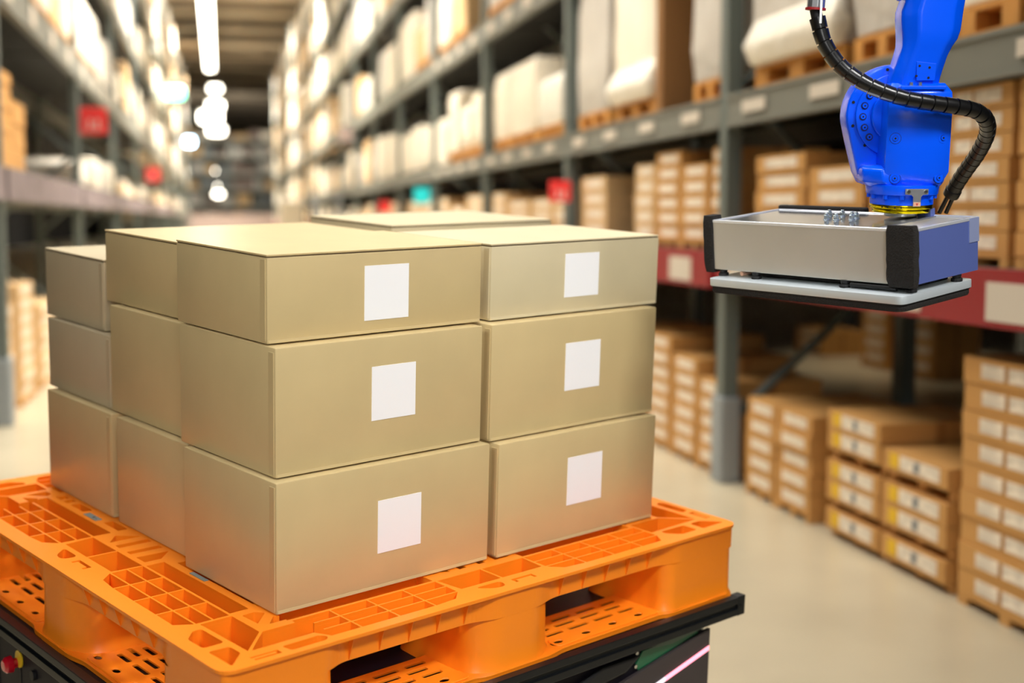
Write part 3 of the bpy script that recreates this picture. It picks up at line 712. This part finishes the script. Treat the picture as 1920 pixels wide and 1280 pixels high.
for u, w_ in ((1.012, -.184), (.832, -.189), (.830, -.213)):
    MB().cyl((u, .0042, w_), (0, -1, 0), .0042, .006, 'screw', n=10).obj('screw', cart, bevel=.001)
MB().loft([[(u, v, w_) for u, w_ in ((.60, -.235), (.74, -.19), (.84, -.192), (.80, -.215))] for v in (.004, -.006)], 'rubber').obj('cable_cover', cart, bevel=.004)
MB().cyl((.001, .706, -.2135), (-1, 0, 0), .0155, .003, 'yel', n=24).obj('yellow_ring', cart)
eb = MB(); cc = Vector((.001, .716, -.2235))
eb.cyl(cc, (-1, 0, 0), .009, .012, 'redb', n=20)
eb.cyl(cc + Vector((-.012, 0, 0)), (-1, 0, 0), .0155, .010, 'redb', n=24, r2=.0145); eb.cyl(cc + Vector((-.022, 0, 0)), (-1, 0, 0), .0145, .005, 'redb', n=24, r2=.009)
eb.obj('stop_button', cart, smooth=40)
MB().cyl((.001, .642, -.222), (-1, 0, 0), .009, .006, 'rubber', n=20).obj('key_switch', cart)
for v in (.25, .70, .80):
    MB().box((-.0012, v, -.5), (.0, v + .003, -.178), 'rubber').obj('panel_seam', cart)
for (u, v) in ((.15, .12), (.9, .12), (.15, .93), (.9, .93)):
    wp = G @ Vector((u, v, -.49)); wl = G.inverted() @ Vector((wp.x, wp.y, .075))
    MB().cyl(wl - Vector((.02, 0, 0)), (1, 0, 0), .073, .04, 'rubber', n=28).obj('wheel', cart, smooth=40)
    MB().box((wl.x - .03, wl.y - .03, wl.z), (wl.x - .022, wl.y + .03, -.49), 'rail').obj('wheel_bracket', cart)

# ================================================================== ROBOT TOOL
QR = [[-0.6223127662476009, 0.779732284631826, -0.0688794981691858], [-0.10770093690050986, -0.17244952113699208, -0.9791126956843957], [0.7753240155934531, 0.601895943633443, -0.1912954361232557]]
a_, b_, c_ = .474, .2046, .1002
QM = Matrix(QR); t0 = Vector((0.7037440981852551, -0.19567060666428565, 2.3))
QF = Matrix([[-QM[i][0], QM[i][1], QM[i][2]] for i in range(3)])
KS = .845                                          # the tool hangs level with the cartons
T = view_to_world(QF, (t0 + QM @ Vector((a_, 0, 0))) * KS) @ Matrix.Scale(KS, 4)        # x along the long front, y back, z up; origin at the far-left top corner of the front
gr = thing('vacuum_gripper', 'aluminium box gripper with black foam corners hanging under the blue robot wrist', 'gripper', T)
MB().box((0, 0, -c_), (a_ - .0016, b_, -.003), 'alu').obj('housing', gr, bevel=.002)
MB().box((a_ - .0014, .001, -c_ + .001), (a_, b_ - .001, -.002), 'blue_tint').obj('side_panel', gr)['label'] = 'aluminium side with blue reflection painted in'  # blue reflection put into the panel's own colour
rim = plate('top_rim', rnd([(-.001, -.001), (a_ + .001, -.001), (a_ + .001, b_ + .001), (-.001, b_ + .001)], .003, 2), [[(.007, .007), (a_ - .007, .007), (a_ - .007, b_ - .006), (.007, b_ - .006)]], -.005, .0012, 'alurim', gr, bev=.0012)
MB().box((.007, .007, -.004), (a_ - .085, b_ - .006, -.0006), 'alutop').obj('top_plate', gr)
MB().box((a_ - .085, .007, -.012), (a_ - .007, b_ - .006, -.010), 'alurim').obj('tray_floor', gr)
MB().box((a_ + .0, b_ - .03, -.045), (a_ + .0012, b_ + .0012, .0), 'tape').obj('clear_tape', gr)
def foamstrip(poly, z0, z1):
    m = MB(); rs = random.Random(5); rings = []
    pp = rnd(poly, .006, 3); n = 9
    for i in range(n + 1):
        z = z0 + (z1 - z0) * i / n; k = .90 if i in (0, n) else 1
        c = Vector(ctr(poly)); rings.append([(c.x + (x - c.x) * k + rs.uniform(-.0007, .0007), c.y + (y - c.y) * k + rs.uniform(-.0007, .0007), z) for x, y in pp])
    m.loft(rings, 'foam'); return m.obj('foam_strip', gr, smooth=50)
foamstrip([(-.026, -.004), (.001, -.004), (.001, .03), (-.026, .03)], -.107, .009)
m = MB(); 
foamstrip([(a_ - .050, -.010), (a_ + .011, -.010), (a_ + .011, .006), (a_ + .001, .006), (a_ + .001, -.001), (a_ - .050, -.001)], -.103, .008)
MB().box((-.004, b_ + .001, -.07), (.222, b_ + .016, .009), 'foam').obj('rear_foam_strip', gr, bevel=.006, seg=3)
MB().box((a_ - .12, b_ - .016, -.001), (a_ - .090, b_ - .002, .014), 'blue_tint').obj('small_bracket', gr, bevel=.001)
for gx, gy in ((.254, .0862), (.285, .135), (.2298, .0847), (.2569, .1396), (.2212, .1229), (.2075, .1181), (.205, .100)):
    x, y = a_ - gx, gy; m = MB()
    m.cyl((x, y, -.0006), (0, 0, 1), .0068, .0016, 'zinc', n=18); m.cyl((x, y, .001), (0, 0, 1), .0054, .008, 'zinc', n=6); m.cyl((x, y, .009), (0, 0, 1), .0034, .0035, 'zinc', n=10)
    m.obj('bolt', gr, bevel=.0004, seg=1)
pp = [(.010, -.034), (.478, -.036), (.476, .190), (.012, .192)]
MB().prism(rnd(pp, .018, 6), -.1285, -.1135, 'plate').obj('suction_plate', gr, bevel=.0012, smooth=40)
MB().prism(rnd([(.012, -.033), (.476, -.035), (.474, .189), (.014, .190)], .018, 6), -.1305, -.1286, 'rubber').obj('gasket', gr)
fo = MB(); rs = random.Random(9); base = rnd([(.013, -.032), (.475, -.034), (.473, .188), (.015, .188)], .02, 8); c = Vector(ctr(base))
fo.loft([[(c.x + (x - c.x) * k, c.y + (y - c.y) * k, z) for x, y in base] for z, k in ((-.1306, .996), (-.134, 1.0), (-.139, 1.0), (-.1425, .992))], 'foam'); fo.obj('foam_pad', gr, smooth=40)
for x, y in ((.016, .010), (.107, .006), (.324, .004), (.462, .012), (.464, .150), (.02, .18)):
    m = MB(); m.cyl((x, y, -.1135), (0, 0, 1), .0105, .006, 'rubber', n=14); m.cyl((x, y, -.1075), (0, 0, 1), .0075, .0075, 'rubber', n=14, r2=.009); m.obj('rubber_foot', gr, bevel=.0008, seg=1)
MB().box((.06, .03, -.1134), (.44, .16, -.1003), 'rubber').obj('valve_block', gr, bevel=.003)
MB().cyl((.07, .004, -.1055), (0, 1, 0), .005, .03, 'copper', n=6).obj('brass_fitting', gr)
MB().cyl((.34, .0, -.107), (1, 0, 0), .004, .1, 'rubber', n=10).obj('air_hose', gr, smooth=40)

# ---- robot arm
K = .0010222
z_ = Vector((0, -.982, -.189)).normalized(); x_ = Vector((1, 0, 0)); y_ = z_.cross(x_)
FC = Vector((0.7443, -.2474, 2.5084))
Rm = Matrix(((x_.x, y_.x, z_.x), (x_.y, y_.y, z_.y), (x_.z, y_.z, z_.z)))
RB = view_to_world(Rm, FC * KS) @ Matrix.Scale(KS, 4)
rob = thing('robot_arm', 'glossy blue industrial robot arm reaching down from the top edge', 'robot', RB)
def X(px): return (px - 1688) * K
def Zp(py): return (398 - py) * K
def oct_(x0, x1, y0, y1, ch, z):
    return [(x0 + ch, y0, z), (x1 - ch, y0, z), (x1, y0 + ch, z), (x1, y1 - ch, z), (x1 - ch, y1, z), (x0 + ch, y1, z), (x0, y1 - ch, z), (x0, y0 + ch, z)]
m = MB()
fa = [(1682, 1795, -420), (1672, 1790, -200), (1668, 1778, -60), (1667, 1775, 0), (1669, 1776, 14), (1663, 1774, 34), (1663, 1773, 46), (1665, 1771, 66), (1667, 1766, 82), (1667, 1757, 96), (1663, 1750, 112), (1657, 1745, 132), (1651, 1741, 150), (1649, 1738, 172), (1649, 1736, 240)]
rings = []
for x0, x1, py in fa:
    w_ = X(x1) - X(x0); d = .052 if py < 90 else .05 - (min(py, 172) - 90) / 82 * .010
    base_y = -.002
    ch = w_ * .22
    rings.append(oct_(X(x0), X(x1), base_y - d, base_y + d * .9, ch, Zp(py)))
m.loft(rings[::-1], 'blue'); m.obj('forearm', rob, bevel=.006, seg=3, smooth=60)
# boss on the forearm's left side at the frame edge
MB().cyl((X(1668), -.012, Zp(2)), (-.9, -.2, .5), .016, .010, 'blue', n=20).obj('forearm_boss', rob, bevel=.002, smooth=40)
# recessed pad with four holes
pf = -.0445
MB().loft([[(X(1690), pf - .000, Zp(156)), (X(1723), pf - .0, Zp(156)), (X(1724), pf - .003, Zp(126)), (X(1688), pf - .003, Zp(122))], [(X(1690), pf - .004, Zp(156)), (X(1723), pf - .004, Zp(156)), (X(1724), pf - .0045, Zp(126)), (X(1688), pf - .0045, Zp(122))]], 'blue').obj('mounting_pad', rob, bevel=.0012)
for x, y in ((1694, 130), (1712, 133), (1689, 148), (1711, 151)):
    MB().cyl((X(x), pf - .0034, Zp(y)), (0, -1, 0), .0022, .0016, 'blackh', n=12).obj('bolt_hole', rob)
# fork: big round joint housing tapering to the wrist
def xz(name, pts, y0, y1, mt, parent, bevel=.004, seg=3):
    m = MB(); m.loft([[(X(a), y0, Zp(b)) for a, b in pts], [(X(a), y1, Zp(b)) for a, b in pts]], mt); return m.obj(name, parent, bevel=bevel, seg=seg, smooth=35)
cx, cy, Rr = 1673, 219, 93
arc = [(cx + Rr * math.cos(t), cy - Rr * math.sin(t)) for t in [math.radians(q) for q in range(-12, 196, 8)]]
fork = arc + [(1590, 268), (1599, 300), (1606, 325), (1616, 345), (1640, 352), (1735, 352), (1754, 340), (1757, 300), (1762, 260)]
fk = xz('joint_fork', fork, .008, .062, 'blue', rob, bevel=.007)
ring2 = [(cx + 77 * math.cos(math.radians(q)), cy - 77 * math.sin(math.radians(q))) for q in range(0, 360, 8)]
xz('joint_cover', ring2, .001, .0085, 'blue', rob, bevel=.003)
ring3 = [(cx + 50 * math.cos(math.radians(q)), cy - 50 * math.sin(math.radians(q))) for q in range(0, 360, 10)]
xz('joint_hub', ring3, -.010, .0012, 'blue', rob, bevel=.004)
for q in list(range(128, 236, 18)) + [-4, 14, 32]:
    a = math.radians(q); x, y = X(cx + 64 * math.cos(a)), Zp(cy - 64 * math.sin(a))
    o = MB().cyl((x, .0012, y), (0, -1, 0), .0070, .0012, 'blue_shade', n=18).obj('bolt_seat', rob)  # darker blue disc paints the shade of the bolt recess
    MB().cyl((x, .0002, y), (0, -1, 0), .0046, .0026, 'blue', n=14).cyl((x, -.0024, y), (0, -1, 0), .0018, .0005, 'blackh', n=6).obj('bolt_head', o)
for x, y in ((1592, 195), (1593, 238), (1617, 274), (1652, 136), (1760, 188)):
    MB().cyl((X(x), .0085, Zp(y)), (0, -1, 0), .0028, .0016, 'blackh', n=12).obj('bolt_hole', rob)
# wrist housing in front
m = MB(); rings = []
for x0, x1, y0, ch, py in ((1650, 1748, -.040, .02, 160), (1643, 1757, -.056, .024, 176), (1641, 1758, -.060, .025, 200), (1640, 1758, -.060, .025, 320), (1645, 1752, -.058, .027, 334), (1655, 1745, -.052, .03, 348)):
    a, b, dd = X(x0), X(x1), .009 if ch < .026 else .012
    rings.append([(a, y0 + dd, Zp(py)), (a + .030, y0, Zp(py)), (b - .030, y0, Zp(py)), (b, y0 + dd, Zp(py)), (b, .03, Zp(py)), (a, .03, Zp(py))])
m.loft(rings[::-1], 'blue'); m.obj('wrist_housing', rob, bevel=.003, seg=2, smooth=25)
for x, y in ((1656, 259), (1741, 258), (1659, 331), (1738, 330)):
    sg = -1 if x < 1690 else 1
    nx = Vector((sg * .29, -.957, 0)); p = Vector((X(x), -.0545 if y < 300 else -.0535, Zp(y)))
    o = MB().cyl(p, nx, .0105, .0014, 'blue_shade', n=26).obj('boss_groove', rob)  # groove shade painted as a darker blue disc
    MB().cyl(p, nx, .0096, .0022, 'blue', n=26).cyl(p + nx * .0022, nx, .0052, .0004, 'blue_shade', n=16).cyl(p + nx * .0022, nx, .0046, .0018, 'blue', n=14).cyl(p + nx * .004, nx, .0020, .0004, 'blackh', n=6).obj('bolt_head', o)
MB().box((X(1660), -.058, Zp(172)), (X(1742), -.036, Zp(165)), 'blue').obj('housing_lip', rob, bevel=.002)
for x in (1681, 1697): MB().cyl((X(x), -.048, Zp(165)), (0, 0, 1), .0035, .006, 'zinc', n=8).cyl((X(x), -.048, Zp(166)), (0, 0, 1), .005, .0016, 'zinc', n=12).obj('cover_screw', rob)
# wrist base
def cylz(name, r, py0, py1, mt, parent=rob, cxp=1688, cyy=-.002, n=48, bev=.0012, r2=None):
    z0, z1 = Zp(py0), Zp(py1); return MB().cyl((X(cxp), cyy, z0), (0, 0, 1), r, z1 - z0, mt, n=n, r2=r2).obj(name, parent, bevel=bev, seg=2, smooth=35)
m = MB()
m.loft([oct_(X(1622), X(1754), -.050, .058, .03, Zp(348)), oct_(X(1609), X(1760), -.052, .062, .03, Zp(338)), oct_(X(1607), X(1761), -.050, .062, .03, Zp(316)), oct_(X(1613), X(1756), -.030, .05, .02, Zp(309))], 'blue'); m.obj('wrist_base', rob, bevel=.004, seg=2, smooth=45)
cylz('wrist_collar', 65 * K, 362, 344, 'blue', r2=67 * K); cylz('wrist_ring', 57.5 * K, 381, 360, 'blue')
for i in range(12):
    a = PI + (i + .5) * PI / 6; r = 58 * K
    if abs(math.degrees(a) - 277) < 12: continue
    MB().cyl((r * math.cos(a), -.002 + r * math.sin(a), Zp(370)), (0, 0, 1), .0055, .010, 'blue', n=12).obj('collar_lug', rob, bevel=.0008)
cylz('gold_flange', 57.5 * K, 388, 381, 'gold', bev=.0006)
cylz('gold_flange_lower', 52.5 * K, 396, 388, 'gold', bev=.0006)
for q in (218, 229, 243, 254):
    a = math.radians(q); MB().cyl((57.2 * K * math.cos(a), -.002 + 57.2 * K * math.sin(a), Zp(384.5)), (math.cos(a), math.sin(a), 0), .0016, .0006, 'blackh', n=10).obj('flange_hole', rob)
cylz('tool_adapter', 30 * K, 404, 396, 'steel')
# indicator plate
tp = [(1674, 349), (1716, 349), (1716, 359), (1706, 360), (1703, 364), (1703, 381), (1689, 381), (1689, 364), (1686, 360), (1674, 359)]
ip = xz('indicator_plate', tp, -.0735, -.0705, 'steel', rob, bevel=.0004, seg=1)
for x in (1680, 1711): MB().cyl((X(x), -.0735, Zp(354)), (0, -1, 0), .0036, .002, 'screw', n=14).cyl((X(x), -.0755, Zp(354)), (0, -1, 0), .0014, .0003, 'blackh', n=6).obj('plate_screw', ip)
xz('copper_tip', [(1689.5, 373), (1702.5, 373), (1702.5, 380.5), (1689.5, 380.5)], -.0742, -.0736, 'copper', ip, bevel=0)
xz('red_arrow', [(1693.5, 375), (1698.5, 375), (1696, 380)], -.0746, -.0743, 'cop', ip, bevel=0)
# elbow and upper arm beyond the top edge of the picture
cylz('elbow', .085, -380, -560, 'blue', cxp=1740); MB().cyl((X(1740), 0, Zp(-470)), (.75, .55, .12), .06, .75, 'blue', n=24, r2=.075).obj('upper_arm', rob, bevel=.006, smooth=40)

# ---- hose
hz = thing('cable_hose', 'black segmented cable hose looping across the blue wrist into the gripper', 'hose', RB)
pts = [(1492, 22, -.070), (1497, 42, -.072), (1510, 84, -.078), (1538, 122, -.084), (1572, 147, -.090), (1610, 165, -.094), (1655, 179, -.096), (1705, 188, -.094), (1755, 195, -.086), (1795, 204, -.070), (1822, 222, -.05), (1835, 250, -.02), (1833, 288, .02), (1823, 325, .06), (1815, 352, .085), (1810, 372, .10)]
P3 = [Vector((X(a) * (1 + c * .38), c, Zp(b) + (Zp(b)) * c * .38)) for a, b, c in pts]
# keep the drawn line true although the points lie nearer or farther than the flange
def catmull(P, n=14):
    out = []
    for i in range(len(P) - 1):
        p0, p1, p2, p3 = P[max(i - 1, 0)], P[i], P[i + 1], P[min(i + 2, len(P) - 1)]
        for k in range(n):
            t = k / n; out.append(.5 * ((2 * p1) + (p2 - p0) * t + (2 * p0 - 5 * p1 + 4 * p2 - p3) * t * t + (3 * p1 - p0 - 3 * p2 + p3) * t ** 3))
    return out + [P[-1]]
cv = catmull(P3); Ls = [0]
for i in range(1, len(cv)): Ls.append(Ls[-1] + (cv[i] - cv[i - 1]).length)
def at(s):
    s = max(0, min(s, Ls[-1] - 1e-6))
    for i in range(1, len(Ls)):
        if Ls[i] >= s:
            t = (s - Ls[i - 1]) / (Ls[i] - Ls[i - 1]); return cv[i - 1].lerp(cv[i], t), (cv[i] - cv[i - 1]).normalized()
def tube(s0, s1, rf, mt, name, parent, n=20, step=.003, smooth=60):
    rings = []; k = max(2, int((s1 - s0) / step) + 1); up = Vector((0, 1, 0))
    for i in range(k + 1):
        s = s0 + (s1 - s0) * i / k; p, d = at(s); e1 = d.cross(up).normalized(); e2 = e1.cross(d); r = rf(i / k)
        rings.append([p + (e1 * math.cos(2 * PI * j / n) + e2 * math.sin(2 * PI * j / n)) * r for j in range(n)])
    return MB().loft(rings, mt).obj(name, parent, smooth=smooth)
tube(0, Ls[-1], lambda t: .0108, 'hosein', 'inner_cable', hz, n=14, step=.008)
s = .016; i = 0
while s < Ls[-1] - .012:
    p, d = at(s); fr = s / Ls[-1]
    seg_ = .0235 if fr < .62 else .017
    rr = .0142 if fr < .62 else .0146
    tube(s, min(s + seg_ * (.87 if fr < .62 else .95), Ls[-1]), lambda t, rr=rr: rr * (1 + .05 * (1 - t)), 'hose', 'sleeve_segment', hz, n=22, smooth=30); s += seg_; i += 1
pe, de = at(Ls[-1])
for k, off in enumerate((-.005, .006)):
    a = pe + Vector((off, 0, 0)); b = Vector((X(1806) + off * 1.2, .12, Zp(408)))
    MB().cyl(a - (b - a).normalized() * .01, b - a, .0045, (b - a).length + .012, 'hose', n=12).obj('thin_cable', hz, smooth=40)
MB().cyl(pe - de * .012, de, .0165, .016, 'hose', n=20).obj('end_collar', hz, bevel=.002, smooth=40)
p0, d0 = at(0)
MB().cyl(p0 - Vector((0, 0, -.002)), (.06, 0, 1), .0165, .16, 'steel', n=10).obj('connector', hz, bevel=.001)
MB().cyl(p0 - Vector((0, 0, .002)), (.06, 0, 1), .0185, .004, 'cred', n=20).obj('red_ring', hz)
MB().box((p0.x + .004, p0.y - .019, p0.z - .026), (p0.x + .008, p0.y - .0165, p0.z + .05), 'tie').obj('cable_tie', hz)
MB().cyl(p0 + Vector((.01, 0, .15)), (.55, .15, .28), .012, .30, 'steel', n=12).obj('hose_bracket', hz)
